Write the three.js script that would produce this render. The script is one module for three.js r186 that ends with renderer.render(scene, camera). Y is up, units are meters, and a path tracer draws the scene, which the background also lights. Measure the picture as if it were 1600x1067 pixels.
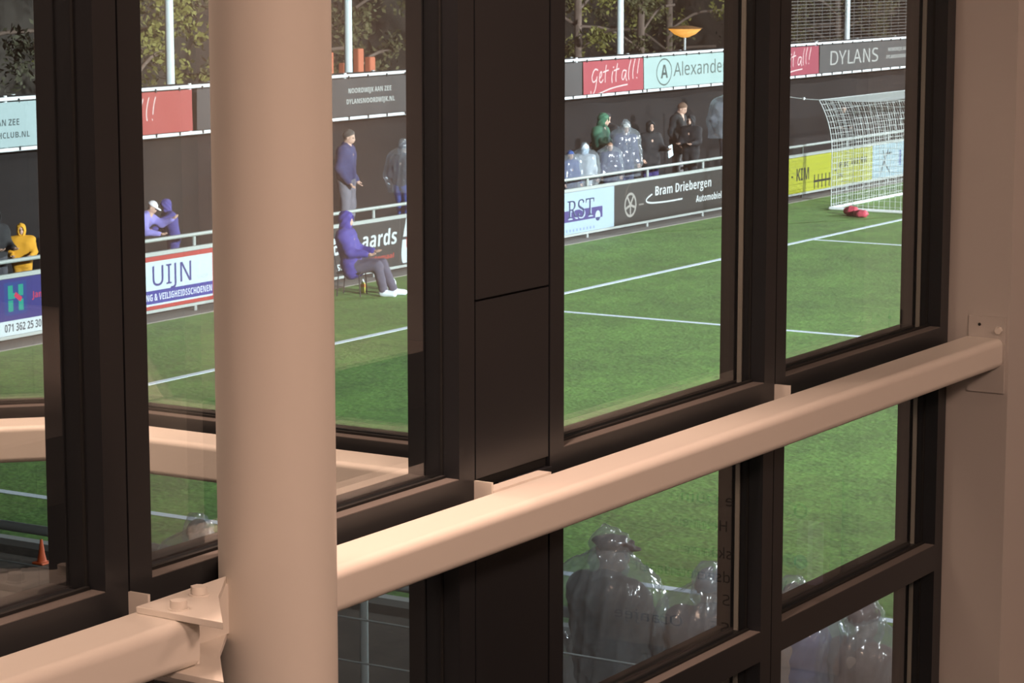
import * as THREE from 'three';
import { mergeGeometries } from 'three/addons/utils/BufferGeometryUtils.js';
import { RoundedBoxGeometry } from 'three/addons/geometries/RoundedBoxGeometry.js';
import { RectAreaLightUniformsLib } from 'three/addons/lights/RectAreaLightUniformsLib.js';
RectAreaLightUniformsLib.init();

// ---------------------------------------------------------------- camera, sky, lights, exposure
const scene = new THREE.Scene();
scene.background = new THREE.Color().setRGB(0.012, 0.010, 0.009);
const camera = new THREE.PerspectiveCamera(15.194, 1600 / 1067, 0.05, 600);
camera.position.set(0, 5.4, 0);
camera.lookAt(0.8411, 5.4 - 0.1492, -0.5198);
camera.focus = 6.6; camera.userData.fStop = 40;      // the far side of the pitch is a touch soft
const renderer = new THREE.WebGLRenderer({ antialias: true });
renderer.toneMapping = THREE.LinearToneMapping;
renderer.toneMappingExposure = 1.0;
renderer.shadowMap.enabled = true;

const FLOOD = new THREE.Color().setRGB(0.86, 0.95, 1.0);       // stadium floodlights
const WARM = new THREE.Color().setRGB(1.0, 0.655, 0.50);        // interior lamps
const floods = [                                               // mast foot x, z; lamp height; aimed at; candela; half cone
  [15.6, 40, 16, [45, 0, -21], 47000, 0.46],
  [15.6, 66, 16, [60, 0, 0], 1200, 0.9],
  [92, 2, 17, [55, 0, -20], 13500, 0.65],
  [92, 36, 17, [50, 0, -18], 13000, 0.6],
];
const downlights = [                                           // x, y, z, candela, cone, label
  [5.2, 7.96, -3.34, 50, 0.62, 'recessed downlight in the ceiling above the white beam'],
  [5.35, 7.96, -4.45, 24, 0.7, 'recessed downlight in the ceiling of the glazed corner room'],
  [8.45, 7.96, -0.30, 130, 0.38, 'recessed wall washer in the ceiling close to the end wall'],
  [4.6, 7.96, -6.0, 14, 0.8, 'recessed downlight beyond the chamfered corner of the glazed room'],
];
const panels = [                                               // ceiling panels x, z, nits
  [-1.0, 2.0, 80, 'square ceiling light panel behind the viewpoint'],
  [2.6, 2.8, 66, 'square ceiling light panel in the middle of the hall'],
  [8.3, 2.2, 26, 'square ceiling light panel close to the end wall'],
  [3.0, -5.4, 30, 'square ceiling light panel in the glazed corner room'],
];

// ---------------------------------------------------------------- helpers
let seed = 20240611;
const rnd = () => { seed = (seed * 1664525 + 1013904223) >>> 0; return seed / 4294967296; };
const rr = (a, b) => a + (b - a) * rnd();
const V = (x, y, z) => new THREE.Vector3(x, y, z);
const taken = {};
const numbered = (n) => { const k = taken[n] = (taken[n] ?? -1) + 1; return k ? `${n}_${String(k).padStart(3, '0')}` : n; };
function tag(o, label, category, group, kind) {
  if (label) o.userData.label = label;
  if (category) o.userData.category = category;
  if (group) o.userData.group = group;
  if (kind) o.userData.kind = kind;
  return o;
}
function thing(name, label, category, pos = [0, 0, 0], turn = 0, group, kind) {
  const g = new THREE.Group(); g.name = numbered(name); g.position.set(...pos); g.rotation.y = turn; scene.add(g);
  return tag(g, label, category, group, kind);
}
function part(parent, name, geo, mat) {
  const m = new THREE.Mesh(geo, mat); m.name = name; m.castShadow = m.receiveShadow = true; parent.add(m); return m;
}
function single(name, geo, mat, label, category, group, kind) {
  const m = new THREE.Mesh(geo, mat); m.name = numbered(name); m.castShadow = m.receiveShadow = true; scene.add(m);
  return tag(m, label, category, group, kind);
}
const lin = (r, g, b) => new THREE.Color().setRGB(r, g, b);
const mat = (c, rough = 0.7, extra = {}) => new THREE.MeshPhysicalMaterial({ color: c, roughness: rough, ...extra });
const bx = (x0, x1, y0, y1, z0, z1) => new THREE.BoxGeometry(Math.abs(x1 - x0), Math.abs(y1 - y0), Math.abs(z1 - z0)).translate((x0 + x1) / 2, (y0 + y1) / 2, (z0 + z1) / 2);
function bar(a, b, r, n = 8, rb = r) {                          // round bar between two points
  const d = V(...b).sub(V(...a)), L = d.length();
  const g = new THREE.CylinderGeometry(rb, r, L, n).translate(0, L / 2, 0);
  g.applyQuaternion(new THREE.Quaternion().setFromUnitVectors(V(0, 1, 0), d.normalize()));
  return g.translate(...a);
}
function tube(pts, r, n = 6, seg = 24) { return new THREE.TubeGeometry(new THREE.CatmullRomCurve3(pts.map((p) => V(...p))), seg, r, n, false); }
const merge = (a) => mergeGeometries(a.map((g) => { const h = g.index ? g.toNonIndexed() : g; for (const k of Object.keys(h.attributes)) if (!['position', 'normal', 'uv'].includes(k)) h.deleteAttribute(k); return h; }));
function rhs(w, h, L, r) {                                      // rounded hollow section along +x, centred in y and z
  const s = new THREE.Shape(), a = w / 2, b = h / 2;
  s.moveTo(-a + r, -b); s.lineTo(a - r, -b); s.absarc(a - r, -b + r, r, -Math.PI / 2, 0); s.lineTo(a, b - r); s.absarc(a - r, b - r, r, 0, Math.PI / 2);
  s.lineTo(-a + r, b); s.absarc(-a + r, b - r, r, Math.PI / 2, Math.PI); s.lineTo(-a, -b + r); s.absarc(-a + r, -b + r, r, Math.PI, 1.5 * Math.PI);
  return new THREE.ExtrudeGeometry(s, { depth: L, bevelEnabled: false, curveSegments: 6 }).rotateY(Math.PI / 2);
}
// noise
const hash2 = (x, y, s) => { let n = (x * 374761393 + y * 668265263 + s * 2147483647) | 0; n = Math.imul(n ^ (n >>> 13), 1274126177); return ((n ^ (n >>> 16)) >>> 0) / 4294967296; };
function vnoise(x, y, per, s) {
  const xi = Math.floor(x), yi = Math.floor(y), fx = x - xi, fy = y - yi, u = fx * fx * (3 - 2 * fx), v = fy * fy * (3 - 2 * fy);
  const w = (a) => ((a % per) + per) % per;
  const a = hash2(w(xi), w(yi), s), b = hash2(w(xi + 1), w(yi), s), c = hash2(w(xi), w(yi + 1), s), d = hash2(w(xi + 1), w(yi + 1), s);
  return a + (b - a) * u + (c - a) * v + (a - b - c + d) * u * v;
}
function noiseTexture(n, octaves, map, srgb = false) {           // octaves: [cells, weight]
  const data = new Uint8Array(n * n * 4);
  for (let y = 0; y < n; y++) for (let x = 0; x < n; x++) {
    let t = 0; octaves.forEach(([c, w], k) => { t += w * vnoise(x / n * c, y / n * c, c, k + 7); });
    const p = map(t, x, y); data.set([p[0], p[1], p[2], 255], (y * n + x) * 4);
  }
  const t = new THREE.DataTexture(data, n, n); t.wrapS = t.wrapT = THREE.RepeatWrapping; t.magFilter = THREE.LinearFilter; t.minFilter = THREE.LinearMipmapLinearFilter;
  if (srgb) t.colorSpace = THREE.SRGBColorSpace; t.needsUpdate = true; return t;
}
function uvXZ(g, s) { const p = g.attributes.position, uv = new Float32Array(p.count * 2); for (let i = 0; i < p.count; i++) { uv[2 * i] = p.getX(i) / s; uv[2 * i + 1] = p.getZ(i) / s; } g.setAttribute('uv', new THREE.BufferAttribute(uv, 2)); return g; }

// ---------------------------------------------------------------- materials
const M = {};
M.frame = mat(lin(0.017, 0.0185, 0.022), 0.32, { specularIntensity: 0.9 });
M.frameGap = mat(lin(0.004, 0.004, 0.004), 0.9);
M.gasket = mat(lin(0.006, 0.006, 0.006), 0.7);
M.spacer = mat(lin(0.42, 0.40, 0.36), 0.5);
M.glass = new THREE.MeshPhysicalMaterial({ color: lin(0.97, 0.98, 0.97), roughness: 0.0, transmission: 1, thickness: 0, ior: 1.8 });
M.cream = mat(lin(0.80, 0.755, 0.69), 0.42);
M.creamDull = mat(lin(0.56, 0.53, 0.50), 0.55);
M.sillCap = mat(lin(0.17, 0.15, 0.14), 0.45);
M.wall = mat(lin(0.40, 0.375, 0.355), 0.85);
M.wallDark = mat(lin(0.05, 0.043, 0.038), 0.8);
M.ceil = mat(lin(0.55, 0.53, 0.50), 0.9);
M.floorIn = mat(lin(0.16, 0.14, 0.12), 0.6);
M.galv = mat(lin(0.42, 0.45, 0.46), 0.45, { metalness: 0.25 });
M.galvWhite = mat(lin(0.29, 0.31, 0.30), 0.5);
M.pole = mat(lin(0.50, 0.56, 0.58), 0.5);
M.white = mat(lin(0.78, 0.80, 0.82), 0.5);
M.dark = mat(lin(0.012, 0.012, 0.013), 0.6);
M.net = mat(lin(0.5, 0.53, 0.53), 0.7);

// ---------------------------------------------------------------- ground outside, pitch
const grassTex = noiseTexture(1024, [[7, 0.22], [23, 0.2], [90, 0.22], [300, 0.36]], (t) => {
  const k = 0.64 + 0.72 * t; return [Math.min(255, 92 * k), Math.min(255, 130 * k), Math.min(255, 56 * k)];
}, true);
const grassBump = noiseTexture(512, [[120, 0.5], [256, 0.5]], (t) => [t * 255, t * 255, t * 255]);
M.turf = mat(lin(1, 1, 1), 0.85, { map: grassTex, bumpMap: grassBump, bumpScale: 0.008 });
const pitch = thing('football_pitch', 'green artificial turf pitch with white painted lines', 'pitch', [0, 0, 0], 0, null, 'structure');
part(pitch, 'turf', uvXZ(bx(17.4, 96, -0.12, 0, -24.3, 60), 7), M.turf);
M.line = mat(lin(0.72, 0.80, 0.90), 0.8);
for (const [x0, x1, z0, z1] of [
  [18.95, 88.6, -20.89, -20.77],            // goal line
  [18.95, 19.07, -20.77, 60],               // near touch line
  [33.4, 33.52, -20.77, -4.33],             // side of the penalty area
  [33.4, 74.1, -4.33, -4.21],
  [44.56, 44.68, -20.77, -15.33],           // side of the goal area
  [44.56, 62.9, -15.33, -15.21],
]) part(pitch, 'painted_line', bx(x0, x1, 0, 0.004, z0, z1), M.line);

const paveTex = noiseTexture(512, [[9, 0.3], [40, 0.3], [160, 0.4]], (t) => { const k = 0.7 + 0.6 * t; return [118 * k, 106 * k, 98 * k]; }, true);
M.paving = mat(lin(0.45, 0.43, 0.42), 0.8, { map: paveTex });
const pv = single('paved_ground', uvXZ(bx(-6, 17.28, -0.14, -0.01, -24.3, 60), 4), M.paving, 'brown grey paved ground between the building and the pitch', 'ground', null, 'structure');
single('kerb_strip', bx(17.28, 17.4, -0.12, 0.05, -24.3, 60), mat(lin(0.42, 0.42, 0.41), 0.8), 'pale concrete kerb along the near edge of the turf', 'kerb', null, 'structure');
M.soil = mat(lin(0.07, 0.06, 0.045), 0.95);
single('spectator_terrace', bx(-6, 110, -0.1, 0.4, -28.6, -24.9), mat(lin(0.16, 0.15, 0.145), 0.9), 'raised paved spectator strip behind the advertising boards', 'terrace', null, 'structure');
single('gravel_margin', bx(-6, 110, -0.1, 0.015, -24.9, -24.3), mat(lin(0.17, 0.155, 0.14), 0.95), 'dark gravel margin under the advertising boards', 'ground', null, 'structure');
single('far_ground', bx(-60, 260, -0.3, 0.1, -200, -28.6), M.soil, 'dark earth under the trees behind the screen', 'ground', null, 'structure');

// ---------------------------------------------------------------- building shell
const ZF = -3.575;                          // inner face of the window frames
const TOP = 8.0;
single('floor', bx(-4, 9.4, -0.08, 0.0, -9, 6), M.floorIn, 'dark floor of the hall below', 'floor', null, 'structure');
single('floor_gallery', bx(-4, 9.15, 3.5, 3.74, -1.3, 6), M.floorIn, 'gallery floor slab the viewer stands on', 'floor', null, 'structure');
single('ceiling', bx(-4, 9.5, TOP, TOP + 0.25, -9.2, 6.2), M.ceil, 'pale ceiling over the hall', 'ceiling', null, 'structure');
single('wall_right', bx(9.15, 9.45, 0, TOP, -3.7, 0.9), M.wall, 'cream end wall beside the corner column', 'wall', null, 'structure');
single('wall_right_far', bx(9.15, 9.45, 0, TOP, 0.9, 6.2), M.wallDark, 'dark end wall beyond the cream part', 'wall', null, 'structure');
single('wall_back', bx(-4, 9.45, 0, TOP, 6.0, 6.3), M.wallDark, 'dark wall behind the viewpoint', 'wall', null, 'structure');
single('wall_left', bx(-4.3, -4, 0, TOP, -9.2, 6.2), M.wall, 'plain wall at the near end of the hall', 'wall', null, 'structure');
single('wall_front', bx(-4, 1.37, 0, TOP, -3.75, -3.575), M.wall, 'solid wall before the glazing begins', 'wall', null, 'structure');
single('wall_corner_room', bx(-4, 1.4, 0, TOP, -9.2, -9.0), M.wall, 'outer wall of the glazed corner room', 'wall', null, 'structure');

// windows: local x along the wall, z towards the room, frame front at z = 0
const RAILS = [[0, 0.1], [1.02, 1.12], [3.118, 3.217], [3.94, 4.04], [6.62, 6.72], [7.9, 8.0]];
function windowUnit(n, origin, turn, width, label, spacer) {
  const g = new THREE.Group(); g.name = `window_${n}`; g.position.set(...origin); g.rotation.y = turn; scene.add(g);
  tag(g, label, 'window', null, 'structure');
  const F = 0.078, e = 0.003;
  for (const s of [0, 1]) {
    const a = s ? width - F : e, b = s ? width - e : F;
    part(g, 'jamb', bx(a, b, 0, TOP, -0.056, 0), M.frame);
    part(g, 'outer_jamb', bx(s ? width - F + 0.004 : 0, s ? width : F - 0.004, 0, TOP, -0.107, -0.056), M.frame);
    part(g, 'cover_cap', bx(s ? width - F : 0, s ? width : F, 0, TOP, -0.161, -0.109), M.frame);
    part(g, 'gasket', bx(s ? width - F - 0.004 : F, s ? width - F : F + 0.004, 0.05, TOP - 0.05, -0.0565, -0.050), M.gasket);
  }
  RAILS.forEach(([y0, y1], i) => {
    const low = i === 0;
    const r = part(g, low ? 'bottom_rail' : i === 3 ? 'sill_rail' : 'transom', bx(F, width - F, y0, y1, -0.056, 0), M.frame);
    part(r, 'outer_rail', bx(F, width - F, y0 + 0.004, y1 - 0.004, -0.107, -0.056), M.frame);
    part(r, 'cover_cap', bx(F, width - F, y0, y1, -0.161, -0.109), M.frame);
    if (i < RAILS.length - 1) {
      part(r, 'glazing_bead', bx(F + 0.005, width - F - 0.005, y1, y1 + 0.009, -0.052, -0.040), M.gasket);
      part(r, 'sill_cap', bx(F + 0.001, width - F - 0.001, y1, y1 + 0.002, -0.040, -0.001), M.sillCap);
      part(g, 'glass_pane', bx(F - 0.01, width - F + 0.01, y1 - 0.006, RAILS[i + 1][0] + 0.006, -0.080, -0.056), M.glass);
    }
  });
  if (spacer) part(g, 'spacer_strip', bx(width - F - 0.006, width - F, 0.1, TOP - 0.1, -0.096, -0.081), M.spacer);
  return g;
}
windowUnit(1, [2.79, 0, ZF], 0, 1.405, 'dark framed window at the near end of the glazing');
windowUnit(2, [4.195, 0, ZF], 0, 1.405, 'dark framed window behind the round white column');
windowUnit(3, [5.982, 0, ZF], 0, 1.423, 'dark framed window between the wide panel and the last window', true);
windowUnit(4, [7.405, 0, ZF], 0, 1.467, 'dark framed window against the cream corner column', true);
windowUnit(5, [1.385, 0, ZF], 0, 1.405, 'dark framed window next to the solid wall');
// the glazed corner room beyond windows one and two: one wall square to the facade, then a 45 degree chamfer
windowUnit(6, [5.855, 0, -5.192], -Math.PI / 2, 1.456, 'dark framed window of the glazed corner room, square to the facade');
{
  const k = Math.SQRT1_2, L = 1.5;
  for (let i = 0; i < 3; i++) windowUnit(7 + i, [5.855 - k * L * (i + 1), 0, -5.192 - k * L * (i + 1)], -Math.PI / 4, L, ['dark framed window in the chamfered wall of the corner room', 'second dark framed window in the chamfered wall', 'last dark framed window in the chamfered wall'][i]);
}
// cladding panels between windows two and three
const trim = new THREE.Group(); trim.name = 'trim_1'; scene.add(trim);
tag(trim, 'wide dark cladding panels between the second and third window', 'panel', null, 'structure');
part(trim, 'backing', bx(5.6, 5.982, 0, TOP, ZF - 0.15, ZF - 0.012), M.frameGap);
for (const [y0, y1] of [[4.507, TOP], [4.028, 4.501], [0, 3.94]]) part(trim, 'panel', bx(5.605, 5.977, y0, y1, ZF - 0.012, ZF - 0.001), M.frame);
part(trim, 'ledge', bx(5.72, 5.977, 3.94, 4.0, ZF - 0.012, ZF + 0.012), M.frame);

// corner column at the end of the beam and its stub plate
const cc = thing('corner_column', 'cream painted steel corner column at the end of the beam', 'column', [0, 0, 0]);
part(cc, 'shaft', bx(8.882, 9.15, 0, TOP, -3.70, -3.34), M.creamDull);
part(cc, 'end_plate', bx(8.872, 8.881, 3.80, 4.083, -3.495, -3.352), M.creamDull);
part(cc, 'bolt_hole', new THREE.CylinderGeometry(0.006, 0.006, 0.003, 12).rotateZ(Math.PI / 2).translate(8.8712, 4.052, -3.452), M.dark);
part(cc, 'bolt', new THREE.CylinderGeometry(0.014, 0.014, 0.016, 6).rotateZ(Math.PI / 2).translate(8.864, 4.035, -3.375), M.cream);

// beams
const BY = 3.95, BZ = -3.44;
const beamR = thing('steel_beam', 'long white square edged steel beam running from the round column to the corner', 'beam', [0, 0, 0]);
part(beamR, 'tube', rhs(0.16, 0.11, 8.871 - 4.60, 0.026).translate(4.60, BY, BZ), M.cream);
const beamL = thing('steel_beam', 'short near piece of white steel beam bolted to the round column', 'beam', [0, 0, 0]);
part(beamL, 'tube', rhs(0.16, 0.11, 4.168 - 1.6, 0.026).translate(1.6, BY, BZ), M.cream);
part(beamL, 'end_cap', bx(4.168, 4.176, 3.899, 4.001, -3.512, -3.368), M.cream);
for (const [b, x] of [[beamL, 4.195], [beamL, 2.79]]) part(b, 'bracket', bx(x - 0.004, x + 0.004, 3.92, 4.026, ZF, -3.52), M.cream);
for (const x of [5.598, 7.405]) part(beamR, 'bracket', bx(x - 0.004, x + 0.004, 3.92, 4.026, ZF, -3.52), M.cream);
part(beamR, 'bracket_plate', bx(5.604, 5.90, 3.992, 4.003, ZF + 0.0125, -3.52), M.cream);
const beamA = thing('steel_beam', 'white steel beam seen through the second window in the corner room', 'beam', [0, 0, 0]);
part(beamA, 'tube', rhs(0.16, 0.11, 1.386, 0.017).rotateY(Math.PI / 2).translate(5.72, 3.965, -3.745), M.cream);
const beamB = thing('steel_beam', 'white steel beam on the chamfered wall seen through the first window', 'beam', [0, 0, 0]);
part(beamB, 'tube', rhs(0.16, 0.11, 4.2, 0.017).rotateY(Math.PI * 0.75).translate(5.72, 3.965, -5.131), M.cream);

// round column with its fin plates
const col = thing('round_column', 'thick round cream painted steel column in front of the glazing', 'column', [4.553, 0, -3.44]);
part(col, 'shaft', new THREE.CylinderGeometry(0.1345, 0.1345, TOP, 72).translate(0, TOP / 2, 0), M.cream);
for (const y of [4.006, 3.878]) {
  const s = new THREE.Shape(); s.moveTo(-0.433, -0.05); s.lineTo(-0.443, 0.188); s.lineTo(-0.27, 0.04); s.lineTo(-0.12, -0.055); s.closePath();
  const p = part(col, 'fin_plate', new THREE.ExtrudeGeometry(s, { depth: 0.012, bevelEnabled: true, bevelSize: 0.0015, bevelThickness: 0.0015, bevelSegments: 2 }).rotateX(Math.PI / 2).translate(0, y + 0.013, 0), M.cream);
  if (y > 4) for (const [dx, dz] of [[-0.405, 0.04], [-0.285, 0.0]]) {
    part(p, 'bolt', new THREE.CylinderGeometry(0.019, 0.019, 0.018, 6).rotateY(0.4).translate(dx, y + 0.0255, dz), M.cream);
    part(p, 'washer', new THREE.CylinderGeometry(0.023, 0.023, 0.003, 20).translate(dx, y + 0.016, dz), M.cream);
  }
}
part(col, 'web_plate', bx(-0.376, -0.11, 3.892, 4.006, -0.055, -0.043), M.cream);

// sign board on the end wall (seen mirrored in the lower panes)
function canvasTex(w, h, draw) {
  const c = document.createElement('canvas'); c.width = w; c.height = h; const x = c.getContext('2d'); draw(x, w, h);
  const t = new THREE.CanvasTexture(c); t.colorSpace = THREE.SRGBColorSpace; t.magFilter = THREE.LinearFilter; return t;
}
const fit = (x, text, px, y, w, size, style = 'bold', face = 'sans-serif') => {   // text stretched to a width
  x.font = `${style} ${size}px ${face}`; const m = x.measureText(text).width; x.save(); x.translate(px, y); x.scale(w / m, 1); x.fillText(text, 0, 0); x.restore();
};
const room_sign = thing('room_sign', 'pale wall sign listing rooms in dark lettering on the end wall', 'sign', [9.15, 2.95, -2.62], -Math.PI / 2);
part(room_sign, 'board', new RoundedBoxGeometry(1.06, 0.80, 0.012, 2, 0.004).translate(0, 0, 0.006), mat(lin(0.55, 0.50, 0.45), 0.6));
const signTex = canvasTex(1060, 800, (x, w, h) => {
  x.fillStyle = '#bdb4aa'; x.fillRect(0, 0, w, h); x.fillStyle = '#201a18'; x.font = '58px sans-serif';
  // local x = z + 2.62 (towards the room); board left edge at z = -3.15
  const lines = [['Ruimte Quin', 3.206], ['Oranjes Hennie', 3.098], ['Bestuurskamer', 2.985], ['Wedstrijdsecretariaat', 2.885], ['S', 2.79], ['S       Oranje', 2.672]];
  const start = [-2.905, -2.905, -2.905, -2.92, -2.665, -2.665], wd = [0.48, 0.47, 0.455, 0.66, 0.04, 0.5];
  lines.forEach(([t, y], i) => fit(x, t, (start[i] + 3.15) * 1000, (3.35 - y) * 1000 + 22, wd[i] * 1000, 62, '', 'sans-serif'));
  x.lineWidth = 9; x.strokeStyle = '#201a18'; x.beginPath(); x.arc((3.15 - 2.972) * 1000, (3.35 - 3.202) * 1000, 26, 0, 7); x.stroke();
  x.fillStyle = '#2b6fb0'; x.beginPath(); x.arc((3.15 - 2.976) * 1000, (3.35 - 2.993) * 1000, 30, 0, 7); x.fill();
  x.fillStyle = '#e9e4ff'; x.fillRect((3.15 - 3.076) * 1000, (3.35 - 3.167) * 1000, 70, 262);
});
part(room_sign, 'lettering', new THREE.PlaneGeometry(1.06, 0.80).translate(0, 0, 0.0125), mat(lin(1, 1, 1), 0.6, { map: signTex }));

// ---------------------------------------------------------------- interior lamps
M.housing = mat(lin(0.6, 0.6, 0.6), 0.5);
downlights.forEach(([x, y, z, cd, cone, label]) => {
  const d = thing('ceiling_downlight', label, 'lamp', [x, y, z]);
  part(d, 'housing', new THREE.CylinderGeometry(0.085, 0.085, 0.08, 28, 1, true).translate(0, 0.0, 0), M.housing);
  part(d, 'lamp_lens', new THREE.CylinderGeometry(0.075, 0.075, 0.01, 28).translate(0, 0.02, 0), mat(lin(0.5, 0.5, 0.5), 0.6, { emissive: WARM, emissiveIntensity: 6 }));
  const s = new THREE.SpotLight(WARM, cd, 0, cone, 0.75, 2); s.position.set(0, -0.045, 0); s.target.position.set(0, -5, 0); d.add(s, s.target);
  s.castShadow = true; s.shadow.radius = 3.5;
});
panels.forEach(([x, z, nits, label]) => {
  const d = thing('ceiling_light', label, 'lamp', [x, TOP, z]);
  part(d, 'frame', merge([bx(-0.62, 0.62, -0.05, 0, -0.62, -0.6), bx(-0.62, 0.62, -0.05, 0, 0.6, 0.62), bx(-0.62, -0.6, -0.05, 0, -0.6, 0.6), bx(0.6, 0.62, -0.05, 0, -0.6, 0.6)]), M.housing);
  part(d, 'light_diffuser', bx(-0.6, 0.6, -0.04, -0.03, -0.6, 0.6), mat(lin(0.7, 0.7, 0.7), 0.6, { emissive: WARM, emissiveIntensity: 1.5 }));
  const a = new THREE.RectAreaLight(WARM, nits, 1.2, 1.2); a.position.set(0, -0.045, 0); a.rotation.x = -Math.PI / 2; d.add(a);
});

// ---------------------------------------------------------------- floodlight masts (outside the frame)
floods.forEach(([x, z, h, aim, cd, cone], i) => {
  const d = thing('floodlight_mast', ['tall floodlight mast on the near touch line', 'second floodlight mast on the near touch line', 'tall floodlight mast on the far touch line', 'second floodlight mast on the far touch line'][i], 'floodlight', [x, 0, z]);
  part(d, 'mast', new THREE.CylinderGeometry(0.1, 0.2, h, 16).translate(0, h / 2, 0), M.pole);
  const head = new THREE.Group(); head.name = 'lamp_head'; head.position.set(0, h + 0.3, 0); d.add(head); head.lookAt(aim[0], 0, aim[2]);
  part(head, 'lamp_housing', bx(-0.9, 0.9, -0.3, 0.3, -0.2, 0), M.galv);
  part(head, 'lamp_glass', bx(-0.85, 0.85, -0.25, 0.25, 0, 0.02), mat(lin(0.5, 0.5, 0.5), 0.5, { emissive: FLOOD, emissiveIntensity: 20 }));
  const s = new THREE.SpotLight(FLOOD, cd, 0, cone, 0.8, 2); s.position.set(0, h + 0.3, 0); s.target.position.set(aim[0] - x, 0, aim[2] - z);
  const dir = V(aim[0] - x, -h, aim[2] - z).normalize(); s.position.addScaledVector(dir, 0.6); d.add(s, s.target);
  s.castShadow = true; s.shadow.radius = 18;
});
// lamp on the outside of the building that catches the ponchos below
{ const w = thing('wall_lamp', 'square flood lamp on the outside of the building above the spectators', 'lamp', [9.47, 6.9, -3.5], Math.PI / 2);
  part(w, 'bracket', bx(-0.04, 0.04, -0.04, 0.04, -0.02, 0.16), M.galv);
  const hd = new THREE.Group(); hd.name = 'lamp_head'; hd.position.set(0, 0, 0.2); w.add(hd); hd.rotation.x = 0.75;
  part(hd, 'lamp_housing', new RoundedBoxGeometry(0.3, 0.22, 0.08, 2, 0.01), M.galv);
  part(hd, 'lamp_glass', bx(-0.13, 0.13, -0.09, 0.09, 0.041, 0.046), mat(lin(0.5, 0.5, 0.5), 0.5, { emissive: FLOOD, emissiveIntensity: 8 }));
  const s = new THREE.SpotLight(FLOOD, 95, 0, 0.75, 0.8, 2); s.position.set(0, -0.05, 0.29); s.target.position.set(3.6, -6.2, 4.2); s.castShadow = true; s.shadow.radius = 4; w.add(s, s.target); }

// ---------------------------------------------------------------- advertising fence behind the goal line
const FZ = -24.55;
const fence = thing('rail_fence', 'grey pipe rail fence carrying the advertising boards along the goal line', 'fence', [0, 0, 0]);
part(fence, 'top_rail', bar([22, 1.19, FZ], [72, 1.19, FZ], 0.03, 12), M.galvWhite);
part(fence, 'middle_rail', bx(22, 72, 0.955, 1.015, FZ - 0.03, FZ + 0.035), M.galvWhite);
part(fence, 'bottom_rail', bx(22, 72, 0.105, 0.15, FZ - 0.02, FZ + 0.04), M.galvWhite);
for (let x = 23.35; x < 72; x += 2.4) part(fence, 'post', bar([x, 0.01, FZ - 0.045], [x, 1.17, FZ - 0.045], 0.03, 8), M.galvWhite);

const BB = 0.155, BT = 0.95;
function board(x0, x1, label, draw, base = '#3a3636') {
  const t = thing('advertising_board', label, 'board', [x0, 0, FZ], 0, 'advertising boards on the rail fence');
  const w = x1 - x0, h = BT - BB, S = Math.min(420, 1500 / w);
  part(t, 'panel', bx(0.01, w - 0.01, BB, BT, 0.0, 0.04), M.boardBack ??= mat(lin(0.2, 0.2, 0.2), 0.7));
  const tex = canvasTex(Math.round(w * S), Math.round(h * S), (x, W, H) => {
    x.fillStyle = base; x.fillRect(0, 0, W, H);
    if (draw) draw(x, (wx) => (wx - x0) * S, (r) => r * H, S, W, H);
  });
  part(t, 'print', new THREE.PlaneGeometry(w - 0.02, h).translate(w / 2, (BB + BT) / 2, 0.0425), mat(lin(0.52, 0.52, 0.52), 0.55, { map: tex, specularIntensity: 0.5 }));
}
board(24.9, 28.2, 'purple board with a green letter logo and a white phone strip', (x, X, Y, S, W, H) => {
  x.fillStyle = '#e4f0f6'; x.fillRect(0, Y(0.74), W, H);
  x.fillStyle = '#27408c'; x.fillRect(X(26.25), Y(0.06), 0.46 * S, Y(0.58));
  x.fillStyle = '#19a08c'; x.fillRect(X(26.33), Y(0.12), 0.1 * S, Y(0.2)); x.fillRect(X(26.33), Y(0.38), 0.1 * S, Y(0.2)); x.fillRect(X(26.54), Y(0.12), 0.1 * S, Y(0.2)); x.fillRect(X(26.54), Y(0.38), 0.1 * S, Y(0.2)); x.fillRect(X(26.33), Y(0.26), 0.14 * S, Y(0.1));
  x.save(); x.translate(X(26.53), Y(0.34)); x.rotate(0.6); x.fillStyle = '#d8345c'; x.fillRect(-0.08 * S, -0.04 * S, 0.16 * S, 0.07 * S); x.restore();
  x.fillStyle = '#d8345c'; fit(x, 'Jansen', X(26.83), Y(0.4), 0.42 * S, 0.13 * S, 'bold');
  x.fillStyle = '#3c4250'; fit(x, '071 362 25 30', X(26.24), Y(0.935), 0.76 * S, 0.155 * S, 'bold');
}, '#3a3384');
board(28.2, 30.93, 'white board with blue capitals inside a red border', (x, X, Y, S, W, H) => {
  x.fillStyle = '#dcecf4'; x.fillRect(0.04 * S, Y(0.09), W - 0.08 * S, Y(0.84));
  x.fillStyle = '#3b3f9e'; x.fillRect(0.04 * S, Y(0.64), W - 0.08 * S, Y(0.25));
  x.fillStyle = '#33368c'; fit(x, 'UIJN', X(29.40), Y(0.555), 1.02 * S, 0.42 * S, '');
  x.fillStyle = '#c2cbd6'; fit(x, 'SHOP', X(30.5), Y(0.555), 0.28 * S, 0.08 * S, '');
  x.fillStyle = '#e8eefc'; fit(x, 'NG & VEILIGHEIDSSCHOENEN', X(29.28), Y(0.83), 1.6 * S, 0.14 * S, 'bold');
}, '#c2403c');
board(30.93, 33.5, 'plain dark board hidden behind the round column');
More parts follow.
